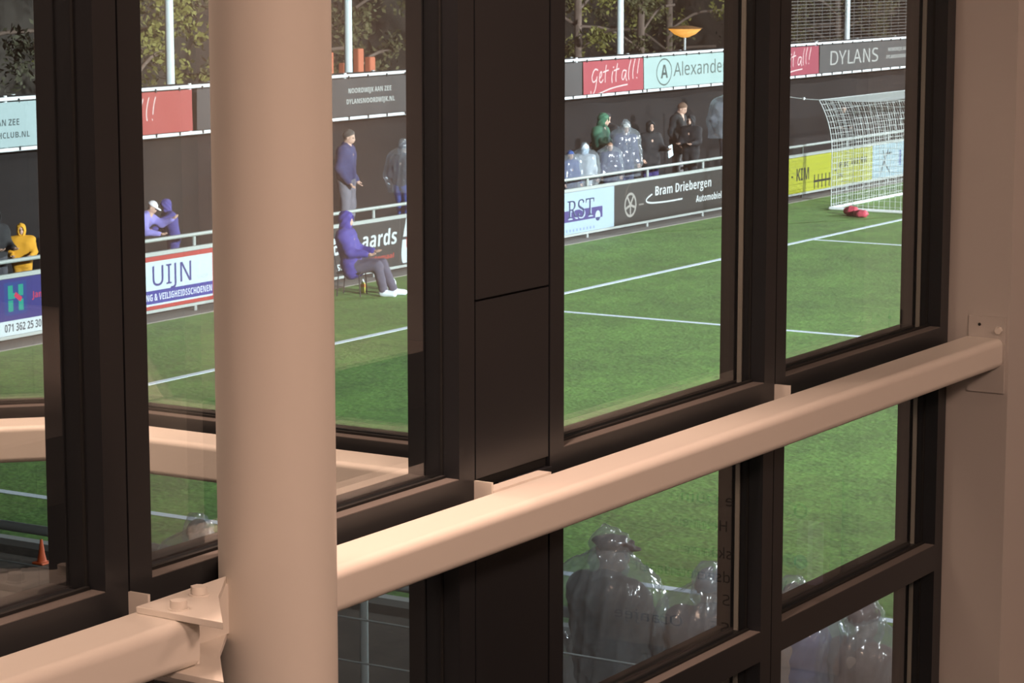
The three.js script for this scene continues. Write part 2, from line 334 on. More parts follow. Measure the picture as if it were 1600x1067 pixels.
board(33.5, 36.02, 'dark board with bold white letters behind the seated person', (x, X, Y, S) => {
  x.fillStyle = '#e2eaee'; x.save(); x.transform(1, 0, -0.12, 1, 0.05 * S, 0);
  fit(x, 'B', X(34.0), Y(0.56), 0.28 * S, 0.4 * S, 'bold'); fit(x, 'aards', X(34.86), Y(0.52), 1.07 * S, 0.37 * S, 'bold');
  x.restore(); fit(x, 'sb', X(34.14), Y(0.89), 0.26 * S, 0.19 * S, 'bold');
  x.fillStyle = '#c9463c'; fit(x, 'automaal', X(35.05), Y(0.81), 0.8 * S, 0.12 * S, 'bold');
});
board(36.02, 38.4, 'dark board with a slanted white and red shape', (x, X, Y, S) => {
  x.fillStyle = '#dfe9f0'; x.beginPath(); x.moveTo(X(36.2), Y(0)); x.lineTo(X(36.9), Y(0)); x.lineTo(X(36.75), Y(0.4)); x.lineTo(X(36.1), Y(0.4)); x.fill();
  x.beginPath(); x.moveTo(X(36.08), Y(0.46)); x.lineTo(X(36.8), Y(0.46)); x.lineTo(X(36.7), Y(0.97)); x.lineTo(X(36.1), Y(0.97)); x.quadraticCurveTo(X(36.0), Y(0.9), X(36.08), Y(0.46)); x.fill();
  x.fillStyle = '#d24a3c'; x.fillRect(X(36.2), Y(0.42), 0.5 * S, Y(0.22));
});
board(38.4, 40.5, 'plain dark board hidden behind the cladding panel');
board(40.5, 43.46, 'pale blue board with dark blue letters over a violet flag', (x, X, Y, S) => {
  x.fillStyle = '#4c3f86'; x.fillRect(X(40.7), Y(0.44), (43.0 - 40.7) * S, Y(0.27));
  x.fillStyle = '#c6d6ea'; fit(x, 'RST', X(41.66), Y(0.66), 1.06 * S, 0.46 * S, '', 'serif');
  x.fillStyle = '#2f3a68'; fit(x, 'RST', X(41.63), Y(0.62), 1.06 * S, 0.46 * S, '', 'serif');
  x.fillStyle = '#c9d6e8'; x.beginPath(); x.ellipse(X(42.82), Y(0.66), 0.1 * S, 0.1 * S, 0, 0, 7); x.fill();
  x.fillStyle = '#3a3f78'; x.beginPath(); x.ellipse(X(42.82), Y(0.70), 0.09 * S, 0.07 * S, 0, 0, Math.PI); x.fill();
  x.fillStyle = '#8fa0cc'; for (let i = 0; i < 9; i++) x.fillRect(X(41.6 + i * 0.13), Y(0.89), 0.05 * S, 0.05 * S);
}, '#b9cfe0');
board(43.46, 48.5, 'long black board with a car wheel and white lettering', (x, X, Y, S) => {
  x.strokeStyle = '#a8a29c'; x.lineWidth = 0.05 * S; const cx = X(44.1), cy = Y(0.54), R = 0.22 * S;
  x.beginPath(); x.arc(cx, cy, R, 0, 7); x.stroke();
  for (let i = 0; i < 5; i++) { const a = i * 1.2566 + 0.3; x.beginPath(); x.moveTo(cx, cy); x.lineTo(cx + R * Math.cos(a), cy + R * Math.sin(a)); x.stroke(); }
  x.strokeStyle = '#6a5e54'; x.lineWidth = 0.02 * S; x.beginPath(); x.arc(X(44.3), Y(0.45), 0.42 * S, 3.4, 4.9); x.stroke();
  x.fillStyle = '#8c8680'; x.fillRect(X(44.45), Y(0.55), 0.2 * S, 0.03 * S);
  x.fillStyle = '#e0e4e6'; fit(x, 'Bram Driebergen', X(45.1), Y(0.41), 2.5 * S, 0.26 * S, 'bold');
  fit(x, 'Automobielen', X(46.9), Y(0.76), 1.42 * S, 0.2 * S, 'bold');
  x.strokeStyle = '#e0e4e6'; x.lineWidth = 0.035 * S; x.beginPath(); x.moveTo(X(45.0), Y(0.36)); x.quadraticCurveTo(X(44.5), Y(0.52), X(45.0), Y(0.58)); x.quadraticCurveTo(X(45.6), Y(0.62), X(46.3), Y(0.60)); x.stroke();
}, '#35302e');
board(48.5, 50.4, 'plain dark board hidden behind the window frame');
board(50.4, 53.6, 'bright yellow board with black capitals and tally strokes', (x, X, Y, S) => {
  x.fillStyle = '#26241c'; x.fillRect(X(51.42), Y(0.5), 0.1 * S, 0.04 * S); fit(x, 'KIM', X(51.66), Y(0.66), 0.72 * S, 0.38 * S, 'bold');
  for (let i = 0; i < 5; i++) x.fillRect(X(52.62 + i * 0.2), Y(0.56), 0.05 * S, Y(0.4)); x.fillRect(X(52.6), Y(0.72), 0.92 * S, 0.05 * S);
}, '#c4c62c');
board(53.6, 55.85, 'yellow board with small dark lettering behind the net', (x, X, Y, S) => {
  x.fillStyle = '#3c3c24'; fit(x, 'JEK', X(53.75), Y(0.5), 0.75 * S, 0.2 * S, 'bold'); fit(x, 'WERK', X(54.6), Y(0.45), 0.95 * S, 0.2 * S, 'bold'); fit(x, 'EN', X(53.78), Y(0.78), 0.4 * S, 0.16 * S, 'bold');
}, '#b9bb34');
board(55.85, 57.25, 'pale blue board with a dark running figure behind the net', (x, X, Y, S) => {
  x.strokeStyle = '#2c3c46'; x.lineWidth = 0.05 * S; x.lineCap = 'round';
  for (const [a, b, c, d] of [[56.45, 0.2, 56.55, 0.4], [56.75, 0.2, 56.5, 0.6], [56.5, 0.5, 56.35, 0.85], [56.55, 0.55, 56.85, 0.85], [56.6, 0.3, 56.95, 0.28]]) { x.beginPath(); x.moveTo(X(a), Y(b)); x.lineTo(X(c), Y(d)); x.stroke(); }
}, '#a9c6d4');
board(57.25, 60.2, 'pale blue board with one tall blue stroke', (x, X, Y, S) => { x.fillStyle = '#2a4f9c'; x.fillRect(X(57.4), Y(0.25), 0.12 * S, Y(0.45)); }, '#a9c6d4');

// ---------------------------------------------------------------- screen fence with banners behind the spectators
const SZ = -28.0, NZ = -27.62;
const clothTex = noiseTexture(512, [[6, 0.4], [30, 0.3], [180, 0.3]], (t) => { const k = 0.86 + 0.28 * t; return [112 * k, 107 * k, 107 * k]; }, true);
M.cloth = mat(lin(0.10, 0.098, 0.10), 0.95, { map: clothTex, specularIntensity: 0.15 });
const cloth = new THREE.PlaneGeometry(52, 3.0, 260, 12);
{ const p = cloth.attributes.position; for (let i = 0; i < p.count; i++) p.setZ(i, 0.05 * Math.sin(p.getX(i) * 2.4 + 0.6 * Math.sin(p.getX(i) * 0.7)) + 0.03 * Math.sin(p.getY(i) * 2.2 + p.getX(i))); cloth.computeVertexNormals(); }
const screenF = thing('screen_fence', 'tall dark cloth wind screen behind the spectators', 'fence', [48, 1.72, SZ]);
part(screenF, 'screen_cloth', cloth, M.cloth);
for (let x = -25; x <= 25; x += 2.5) part(screenF, 'post', bar([x, -1.3, -0.16], [x, 1.5, -0.16], 0.04, 8), M.galv);
const bf = thing('banner_rail_frame', 'pair of pale pipe rails holding the banners above the screen', 'rail', [0, 0, 0]);
part(bf, 'upper_rail', bar([24, 3.19, NZ], [74, 3.19, NZ], 0.032, 10), M.white);
part(bf, 'lower_rail', bar([24, 2.40, NZ], [74, 2.40, NZ], 0.032, 10), M.white);
for (const x of [25.2, 29.8, 34.34, 38.9, 43.4, 47.4, 54.9, 59.4, 66.5, 71]) part(bf, 'upright', bar([x, 2.38, NZ - 0.06], [x, 3.24, NZ - 0.06], 0.03, 8), M.white);
function banner(x0, x1, label, base, draw) {
  const t = thing('banner', label, 'banner', [x0, 0, NZ], 0, 'banners tied between the rails');
  const w = x1 - x0, h = 0.70, S = Math.min(360, 1500 / w);
  const tex = canvasTex(Math.round(w * S), Math.round(h * S), (x, W, H) => { x.fillStyle = base; x.fillRect(0, 0, W, H); if (draw) draw(x, (wx) => (wx - x0) * S, (r) => r * H, S, W, H); });
  const g = new THREE.PlaneGeometry(w, h, Math.ceil(w * 6), 4), p = g.attributes.position;
  for (let i = 0; i < p.count; i++) p.setZ(i, 0.008 * Math.sin(p.getX(i) * 7 + p.getY(i) * 3));
  g.computeVertexNormals();
  part(t, 'sheet', g.translate(w / 2, 2.795, 0.045), mat(lin(0.52, 0.52, 0.52), 0.6, { map: tex, specularIntensity: 0.5, side: THREE.DoubleSide }));
  for (let x = 0.15; x < w; x += 0.62) for (const y of [3.165, 2.42]) part(t, 'tie', bx(x, x + 0.018, y - 0.035, y + 0.03, 0.034, 0.058), M.dark);
}
const getItAll = (x, px, y, s) => {             // brush script drawn as strokes, px and y in pixels, s = one metre
  x.save(); x.translate(px, y); x.scale(s, s); x.strokeStyle = '#f0d2d0'; x.lineWidth = 0.035; x.lineCap = 'round'; x.lineJoin = 'round';
  const st = (...p) => { x.beginPath(); x.moveTo(p[0], p[1]); for (let i = 2; i < p.length; i += 4) x.quadraticCurveTo(p[i], p[i + 1], p[i + 2], p[i + 3]); x.stroke(); };
  st(0.42, -0.34, 0.24, -0.44, 0.16, -0.18, 0.18, 0.02, 0.36, -0.12); st(0.38, -0.18, 0.36, 0.12, 0.22, 0.24, 0.1, 0.3, 0.12, 0.16);      // G
  st(0.5, -0.14, 0.66, -0.2, 0.6, -0.3, 0.5, -0.28, 0.5, -0.1, 0.56, 0.02, 0.68, -0.1);                                                    // e
  st(0.86, -0.44, 0.78, -0.2, 0.8, -0.04); st(0.7, -0.28, 0.8, -0.3, 0.96, -0.32);                                                          // t
  st(1.16, -0.28, 1.1, -0.12, 1.14, -0.02); st(1.18, -0.38, 1.19, -0.38, 1.2, -0.39); st(1.38, -0.46, 1.28, -0.2, 1.32, -0.04); st(1.22, -0.3, 1.32, -0.32, 1.46, -0.34); // it
  st(1.82, -0.28, 1.62, -0.34, 1.6, -0.12, 1.66, 0.02, 1.8, -0.2); st(1.84, -0.28, 1.78, -0.1, 1.86, -0.04);                                // a
  st(2.06, -0.52, 1.92, -0.24, 1.98, -0.06); st(2.26, -0.54, 2.12, -0.26, 2.18, -0.08); st(2.48, -0.54, 2.4, -0.36, 2.38, -0.2); st(2.35, -0.09, 2.35, -0.09, 2.36, -0.08); // ll!
  st(0.4, 0.24, 1.2, 0.08, 1.9, 0.06);
  x.restore();
};
banner(28.6, 31.2, 'white banner with two lines of dark lettering behind the yellow jacket', '#b9cfd2', (x, X, Y, S) => { x.fillStyle = '#4c5a5e'; fit(x, 'AN ZEE', X(29.5), Y(0.52), 0.5 * S, 0.14 * S, 'bold'); fit(x, 'HCLUB.NL', X(29.5), Y(0.8), 0.72 * S, 0.13 * S, 'bold'); });
banner(31.3, 34.28, 'red banner with white brush lettering beside the column', '#c0504c', (x, X, Y, S) => getItAll(x, X(31.33), Y(0.75), S * 0.8));
banner(34.4, 38.0, 'plain dark banner behind the round column', '#4c4646');
banner(38.1, 42.4, 'dark banner with two short lines of white capitals', '#4a4444', (x, X, Y, S) => { x.fillStyle = '#c8cac6'; fit(x, 'NOORDWIJK AAN ZEE', X(38.85), Y(0.4), 1.42 * S, 0.13 * S, 'bold'); fit(x, 'DYLANSNOORDWIJK.NL', X(38.78), Y(0.68), 1.6 * S, 0.13 * S, 'bold'); });
banner(42.6, 47.48, 'plain dark banner ending at the red one', '#4a4444');
banner(47.52, 50.17, 'red banner with white brush lettering beside the pale one', '#b8434e', (x, X, Y, S) => getItAll(x, X(47.75), Y(0.72), S * 0.9));
banner(50.2, 54.8, 'pale banner with a ringed letter and a grey name', '#b4cfcc', (x, X, Y, S) => {
  x.strokeStyle = '#46544f'; x.lineWidth = 0.03 * S; x.beginPath(); x.ellipse(X(51.15), Y(0.5), 0.36 * S, 0.29 * S, 0, 0, 7); x.stroke();
  x.fillStyle = '#3c4844'; fit(x, 'A', X(50.98), Y(0.7), 0.36 * S, 0.42 * S, 'bold'); x.fillStyle = '#51605b'; fit(x, 'Alexander', X(51.6), Y(0.66), 2.66 * S, 0.42 * S, '');
});
banner(56.6, 59.36, 'red banner with white brush lettering beside the goal net', '#a83a50', (x, X, Y, S) => getItAll(x, X(56.75), Y(0.72), S * 0.86));
banner(59.4, 66.3, 'dark banner with large pale capitals above the goal', '#4c4848', (x, X, Y, S) => {
  x.fillStyle = '#b4b2ae'; fit(x, 'DYLANS', X(59.98), Y(0.74), 3.1 * S, 0.5 * S, '', 'sans-serif');
  fit(x, 'NOORDWIJK AAN ZEE', X(63.7), Y(0.4), 1.6 * S, 0.13 * S, 'bold'); fit(x, 'DYLANSNOORDWIJK.NL', X(63.6), Y(0.68), 1.75 * S, 0.13 * S, 'bold');
});
// tall poles and ball stop net
[[34.71, 'tall grey pole rising above the red banner beside the column'], [40.03, 'tall grey pole above the dark banner with two lines of capitals'], [50.58, 'tall grey pole between the red and the pale banner'], [62.86, 'tall dark grey pole above the banner by the goal']].forEach(([x, label], i) => {
  const t = thing('net_pole', label, 'pole', [x, 0.1, -28.4], 0, 'tall poles behind the banners');
  part(t, 'shaft', bar([0, 0, 0], [0, 11, 0], 0.085, 16, 0.06), i === 3 ? M.galv : M.pole);
  part(t, 'base_clamp', new THREE.CylinderGeometry(0.11, 0.11, 0.25, 16).translate(0, 2.95, 0), M.galv);
});
{ const g = []; for (let y = 3.2; y < 6; y += 0.085) g.push(bx(56, 70, y, y + 0.012, -28.5, -28.49));
  for (let x = 56; x <= 70; x += 0.5) g.push(bx(x, x + 0.01, 3.2, 6, -28.5, -28.49));
  tag(single('ball_stop_net', merge(g), mat(lin(0.10, 0.09, 0.085), 0.8), 'fine dark ball stop net above the goal banner', 'net'), null, null, null, 'stuff'); }

// ---------------------------------------------------------------- goal
{
  const G = thing('football_goal', 'white football goal with a deep net pulled back by a cord', 'goal', [50.09, 0, -20.83]);
  const W = 7.32, D = 2.12, Hh = 2.44;
  part(G, 'post', bar([-0.06, 0, 0], [-0.06, Hh + 0.06, 0], 0.06, 16), M.white); part(G, 'post', bar([W + 0.06, 0, 0], [W + 0.06, Hh + 0.06, 0], 0.06, 16), M.white);
  part(G, 'crossbar', bar([0, Hh + 0.06, 0], [W, Hh + 0.06, 0], 0.06, 16), M.white);
  part(G, 'ground_bar', bar([0, 0.04, -D], [W, 0.04, -D], 0.035, 10), M.white);
  part(G, 'side_bar', bar([0, 0.04, 0], [0, 0.04, -D], 0.035, 10), M.white); part(G, 'side_bar', bar([W, 0.04, 0], [W, 0.04, -D], 0.035, 10), M.white);
  const back = (y) => -(2.09 + 0.36 * Math.pow(Math.max(0, (y - 1.2) / 1.2), 2.2));      // the net leans back towards the top
  const topY = (t) => Hh - 0.10 * t - 0.05 * Math.sin(Math.PI * t);
  const cord = 0.0048, N = 0.125;
  const side = (x) => { const g = []; for (let y = N; y < 2.36; y += N) g.push(bar([x, y, 0], [x, y, back(y)], cord, 4));
    for (let k = 0; k <= 17; k++) { const f = k / 17, p = []; for (let j = 0; j <= 10; j++) { const y = topY(f) * j / 10; p.push([x, y, f * back(y)]); } g.push(tube(p, k === 17 ? cord * 2.2 : cord, 4, 20)); } return merge(g); };
  for (const x of [0, W]) { const n = part(G, 'side_net', side(x), M.net); n.userData.kind = 'stuff'; }
  { const g = []; for (let y = N; y < 2.36; y += N) g.push(bar([0, y, back(y)], [W, y, back(y)], cord, 4));
    for (let x = N; x < W; x += N) { const p = []; for (let j = 0; j <= 8; j++) { const y = 2.34 * j / 8; p.push([x, y, back(y)]); } g.push(tube(p, cord, 4, 14)); }
    part(G, 'back_net', merge(g), M.net).userData.kind = 'stuff'; }
  { const g = []; for (let k = 1; k <= 17; k++) { const f = k / 17; g.push(bar([0, topY(f), f * back(2.34)], [W, topY(f), f * back(2.34)], k === 17 ? cord * 2 : cord, 4)); }
    for (let x = 0; x <= W; x += N) g.push(tube([[x, Hh, 0], [x, topY(0.5), 0.5 * back(2.34)], [x, topY(1), back(2.34)]], cord, 4, 8));
    part(G, 'top_net', merge(g), M.net).userData.kind = 'stuff'; }
  part(G, 'stay_cord', tube([[0, 2.345, -2.43], [0, 2.355, -2.75], [0, 2.42, -3.35], [0, 2.5, -3.62]], 0.009, 6), M.net);
  part(G, 'cord_toggle', new THREE.SphereGeometry(0.03, 10, 8).translate(0, 2.36, -2.77), M.white);
  part(G, 'stay_post', bar([0, 0.02, -3.62], [0, 2.55, -3.62], 0.03, 8), M.galv);
}
{ const b = thing('kit_bundle', 'pink red bundle with a dark middle lying on the turf by the net', 'bag', [49.15, 0, -21.9], 0.9);
  const lump = (sx, sy, sz, x, y, z, s) => { const g = new THREE.SphereGeometry(1, 20, 14), p = g.attributes.position; for (let i = 0; i < p.count; i++) { const k = 1 + 0.16 * Math.sin(7 * p.getX(i) + s) * Math.cos(6 * p.getZ(i) + s); p.setXYZ(i, p.getX(i) * k * sx, Math.max(-0.9, p.getY(i)) * k * sy, p.getZ(i) * k * sz); } g.computeVertexNormals(); return g.translate(x, y, z); };
  const red = mat(lin(0.55, 0.06, 0.10), 0.7);
  part(b, 'red_cloth', lump(0.2, 0.08, 0.14, -0.2, 0.075, 0, 1), red); part(b, 'red_cloth', lump(0.2, 0.1, 0.15, 0.24, 0.09, 0, 2), red); part(b, 'dark_cloth', lump(0.16, 0.06, 0.13, 0.02, 0.055, 0.06, 3), M.dark); }

// ---------------------------------------------------------------- near rails on the building side
{ const r = thing('spectator_rail', 'grey pipe rail along the near touch line', 'rail', [0, 0, 0]);
  part(r, 'top_rail', bar([14.22, 1.1, -23], [14.22, 1.1, 12], 0.038, 14), M.galv);
  for (let z = -22.5; z < 12; z += 2.5) part(r, 'post', bar([14.22, 0, z], [14.22, 1.07, z], 0.03, 8), M.galv);
  const m = thing('mesh_fence', 'low grey wire fence on posts close to the building', 'fence', [0, 0, 0]);
  for (const y of [1.147, 0.857, 0.567, 0.277]) part(m, 'wire', bar([13.2, y, -16], [13.2, y, 6], 0.007, 6), M.galv);
  for (let z = -15.15; z < 6; z += 2.4) part(m, 'post', bar([13.2, 0, z], [13.2, 1.18, z], 0.03, 10), M.pole); }
{ const c = thing('marker_cone', 'small orange marker standing on the paving by the turf edge', 'cone', [16.86, 0, -15.38]);
  const o = mat(lin(0.75, 0.12, 0.03), 0.6);
  part(c, 'base', new RoundedBoxGeometry(0.13, 0.02, 0.13, 2, 0.008).translate(0, 0.01, 0), o);
  part(c, 'cone', new THREE.LatheGeometry([[0.045, 0.02], [0.03, 0.09], [0.028, 0.1], [0.012, 0.22], [0, 0.225]].map((p) => new THREE.Vector2(...p)), 20), o); }

// ---------------------------------------------------------------- trees and street lamp behind the screen
const leafMats = [mat(lin(0.075, 0.068, 0.022), 0.8, { side: THREE.DoubleSide }), mat(lin(0.04, 0.038, 0.018), 0.8, { side: THREE.DoubleSide }), mat(lin(0.15, 0.14, 0.025), 0.8, { side: THREE.DoubleSide })];
M.bark = mat(lin(0.13, 0.09, 0.07), 0.9);
function tree(x, z, h, cr, low, lm, n, label, group) {
  const t = thing('tree', label, 'tree', [x, 0.1, z], rr(0, 6), group);
  part(t, 'trunk', tube([[0, 0, 0], [rr(-0.1, 0.1), h * 0.3, rr(-0.1, 0.1)], [rr(-0.2, 0.2), h * 0.75, rr(-0.2, 0.2)]], 0.07 + h * 0.005, 8, 8), M.bark);
  const pos = [], nor = [], tips = [];
  for (let i = 0; i < 9; i++) { const a = i * 2.4, y0 = h * (0.2 + 0.07 * i), L = cr * (0.9 - 0.05 * i), p = [[0, y0, 0], [Math.cos(a) * L * 0.5, y0 + 0.3 * L, Math.sin(a) * L * 0.5], [Math.cos(a) * L, y0 + 0.35 * L, Math.sin(a) * L]]; part(t, 'branch', tube(p, 0.045, 5, 6), M.bark); tips.push(p[2], p[1]); }
  for (let i = 0; i < n; i++) {
    const k = Math.floor(rnd() * 46), cx = hash2(k, 3, 9 + n), cy = hash2(k, 5, 9 + n), cz = hash2(k, 8, 9 + n);
    const a = cx * 6.283, q = Math.sqrt(cz), yy = low + (h - low) * cy, env = cr * Math.sqrt(Math.max(0.12, Math.sin(Math.PI * Math.min(1, 0.12 + 0.88 * cy))));
    const c = V(Math.cos(a) * q * env + rr(-1, 1) * 0.55 * rnd(), yy + rr(-1, 1) * 0.5 * rnd(), Math.sin(a) * q * env + rr(-1, 1) * 0.55 * rnd());
    const u = V(rr(-1, 1), rr(-1, 1), rr(-1, 1)).normalize(), w = V(rr(-1, 1), rr(-1, 1), rr(-1, 1)).cross(u).normalize(), s = rr(0.05, 0.10);
    const A = c.clone().addScaledVector(u, s), B = c.clone().addScaledVector(w, s * 0.55), C = c.clone().addScaledVector(u, -s), D = c.clone().addScaledVector(w, -s * 0.55), nn = u.clone().cross(w);
    for (const P of [A, B, C, A, C, D]) { pos.push(P.x, P.y, P.z); nor.push(nn.x, nn.y, nn.z); }
  }
  const g = new THREE.BufferGeometry(); g.setAttribute('position', new THREE.Float32BufferAttribute(pos, 3)); g.setAttribute('normal', new THREE.Float32BufferAttribute(nor, 3));
  part(t, 'foliage', g, leafMats[lm]).userData.kind = 'stuff';
}
tree(62.2, -36.2, 8, 2.0, 0.9, 2, 5200, 'yellow green leafy tree above the red banner', 'trees behind the screen');
tree(68.2, -37.5, 9, 2.6, 2.6, 0, 4200, 'loose olive tree above the pale banner', 'trees behind the screen');
tree(72.5, -39, 8.5, 2.4, 3.0, 2, 3000, 'olive tree behind the street lamp', 'trees behind the screen');
tree(40.3, -34, 8, 2.2, 2.2, 2, 3600, 'olive leafy tree behind the pole by the column', 'trees behind the screen');
tree(46.5, -35.5, 9, 2.6, 2.4, 0, 4200, 'broad olive tree beyond the orange posts', 'trees behind the screen');
tree(52.0, -37, 8, 2.6, 2.2, 0, 3600, 'broad tree half hidden by the window mullion', 'trees behind the screen');
tree(79, -36, 8, 2.4, 2.0, 0, 3600, 'dark olive tree behind the ball stop net', 'trees behind the screen');
tree(86, -42, 9, 3.0, 2.0, 1, 3600, 'dim tree far behind the ball stop net', 'trees behind the screen');
tree(35.5, -35, 9, 3.0, 1.6, 1, 4200, 'dark tree behind the white banner', 'trees behind the screen');
// dense dark hedge filling the distance
{ const gs = [];
  for (let i = 0; i < 12; i++) {
    const g = new THREE.SphereGeometry(1, 40, 26), p = g.attributes.position, sx = 7, sy = rr(5.4, 6.4), sz = 3;
    for (let k = 0; k < p.count; k++) { const a = p.getX(k), b = p.getY(k), c = p.getZ(k), q = 1 + 0.10 * Math.sin(9 * a + i) * Math.sin(11 * b + 2 * i) + 0.07 * Math.sin(23 * b + 17 * c + i) + 0.05 * (hash2(k, i, 4) - 0.5); p.setXYZ(k, a * q * sx, Math.max(b, -0.2) * q * sy, c * q * sz); }
    g.computeVertexNormals(); gs.push(g.translate(24 + i * 9.2 + rr(-1, 1), 1.3, -50 - rr(0, 4)));
  }
  single('hedge', merge(gs), mat(lin(0.035, 0.028, 0.022), 0.95), 'dense dark hedge far behind the trees', 'hedge', null, 'stuff'); }
{ const s = thing('street_lamp', 'street lamp with a glowing orange bowl above the pale banner', 'lamp', [64.27, 0.1, -34]);
  part(s, 'lamp_post', bar([0, 0, 0], [0, 3.0, 0], 0.05, 12, 0.035), M.galv);
  const OR = lin(1.0, 0.42, 0.06);
  part(s, 'lamp_bowl', new THREE.LatheGeometry([[0.0, 3.0], [0.12, 3.02], [0.3, 3.1], [0.46, 3.24], [0.46, 3.25], [0, 3.25]].map((p) => new THREE.Vector2(...p)), 28), mat(lin(0.6, 0.4, 0.15), 0.5, { emissive: OR, emissiveIntensity: 1.1 }));
  part(s, 'lamp_hood', new THREE.LatheGeometry([[0.0, 3.34], [0.2, 3.33], [0.5, 3.27], [0.5, 3.255], [0, 3.255]].map((p) => new THREE.Vector2(...p)), 28), mat(lin(0.3, 0.14, 0.05), 0.6));
  const l = new THREE.PointLight(OR, 25); l.position.set(0, 2.9, 0); l.castShadow = true; s.add(l); }
[[45.75, 3.3, 'leftmost'], [46.35, 3.05, 'second'], [46.9, 3.35, 'third'], [47.35, 3.15, 'rightmost']].forEach(([x, h, w]) => single('orange_post', new RoundedBoxGeometry(0.22, h - 0.1, 0.16, 2, 0.03).translate(x, 0.1 + (h - 0.1) / 2, -33), M.orange ??= mat(lin(0.42, 0.11, 0.05), 0.8), `${w} of four orange red posts behind the banner by the pole`, 'post', 'orange red posts behind the banners'));

// ---------------------------------------------------------------- people
// signed distance fields meshed with surface nets
function nets(prims, k, cell, extra, pad = 0.05) {
  const lo = [1e9, 1e9, 1e9], hi = [-1e9, -1e9, -1e9];
  for (const p of prims) for (let c = 0; c < 3; c++) { lo[c] = Math.min(lo[c], p[c] - p[6], p[3 + c] - p[7]); hi[c] = Math.max(hi[c], p[c] + p[6], p[3 + c] + p[7]); }
  for (let c = 0; c < 3; c++) { lo[c] -= pad; hi[c] += pad; }
  const n = [0, 1, 2].map((c) => Math.ceil((hi[c] - lo[c]) / cell) + 1), F = new Float32Array(n[0] * n[1] * n[2]);
  const P = prims.map((p) => { const dx = p[3] - p[0], dy = p[4] - p[1], dz = p[5] - p[2]; return [...p.slice(0, 3), dx, dy, dz, dx * dx + dy * dy + dz * dz || 1e-9, p[6], p[7] - p[6]]; });
  const f = (x, y, z) => {
    let d = 1e3;
    for (const p of P) {
      const ax = x - p[0], ay = y - p[1], az = z - p[2]; let t = (ax * p[3] + ay * p[4] + az * p[5]) / p[6]; t = t < 0 ? 0 : t > 1 ? 1 : t;
      const qx = ax - t * p[3], qy = ay - t * p[4], qz = az - t * p[5], e = Math.sqrt(qx * qx + qy * qy + qz * qz) - p[7] - t * p[8];
      const h = k - Math.abs(d - e); d = Math.min(d, e) - (h > 0 ? h * h / (4 * k) : 0);
    }
    return extra ? extra(d, x, y, z) : d;
  };
  let i = 0;
  for (let z = 0; z < n[2]; z++) for (let y = 0; y < n[1]; y++) for (let x = 0; x < n[0]; x++) F[i++] = f(lo[0] + x * cell, lo[1] + y * cell, lo[2] + z * cell);
  const sx = 1, sy = n[0], sz = n[0] * n[1], id = new Int32Array(F.length).fill(-1), pos = [], idx = [];
  const E = [[0, 1], [0, 2], [0, 4], [1, 3], [1, 5], [2, 3], [2, 6], [3, 7], [4, 5], [4, 6], [5, 7], [6, 7]], off = [0, sx, sy, sx + sy, sz, sx + sz, sy + sz, sx + sy + sz];
  for (let z = 0; z < n[2] - 1; z++) for (let y = 0; y < n[1] - 1; y++) for (let x = 0; x < n[0] - 1; x++) {
    const b = x + y * sy + z * sz; let m = 0; for (let c = 0; c < 8; c++) if (F[b + off[c]] < 0) m |= 1 << c;
    if (m === 0 || m === 255) continue;
    let px = 0, py = 0, pz = 0, c = 0;
    for (const [u, v] of E) if (((m >> u) & 1) !== ((m >> v) & 1)) { const a = F[b + off[u]], t = a / (a - F[b + off[v]]); px += (u & 1) + t * ((v & 1) - (u & 1)); py += ((u >> 1) & 1) + t * (((v >> 1) & 1) - ((u >> 1) & 1)); pz += (u >> 2) + t * ((v >> 2) - (u >> 2)); c++; }
    id[b] = pos.length / 3; pos.push(lo[0] + (x + px / c) * cell, lo[1] + (y + py / c) * cell, lo[2] + (z + pz / c) * cell);
  }
  const quad = (a, b, c, d, flip) => { if (a < 0 || b < 0 || c < 0 || d < 0) return; flip ? idx.push(a, c, b, a, d, c) : idx.push(a, b, c, a, c, d); };
  for (let z = 1; z < n[2] - 1; z++) for (let y = 1; y < n[1] - 1; y++) for (let x = 1; x < n[0] - 1; x++) {
    const b = x + y * sy + z * sz, s = F[b] < 0;
    if (s !== F[b + sx] < 0) quad(id[b - sy - sz], id[b - sz], id[b], id[b - sy], !s);
    if (s !== F[b + sy] < 0) quad(id[b - sx - sz], id[b - sx], id[b], id[b - sz], !s);
    if (s !== F[b + sz] < 0) quad(id[b - sx - sy], id[b - sy], id[b], id[b - sx], !s);
  }
  const g = new THREE.BufferGeometry(); g.setAttribute('position', new THREE.Float32BufferAttribute(pos, 3)); g.setIndex(idx); g.computeVertexNormals();
  return g;
}
const ell = (c, r) => (x, y, z) => { const a = (x - c[0]) / r[0], b = (y - c[1]) / r[1], e = (z - c[2]) / r[2], q = Math.sqrt(a * a + b * b + e * e); return (q - 1) * Math.min(...r); };
const smin = (a, b, k) => { const h = Math.max(0, k - Math.abs(a - b)); return Math.min(a, b) - h * h / (4 * k); };
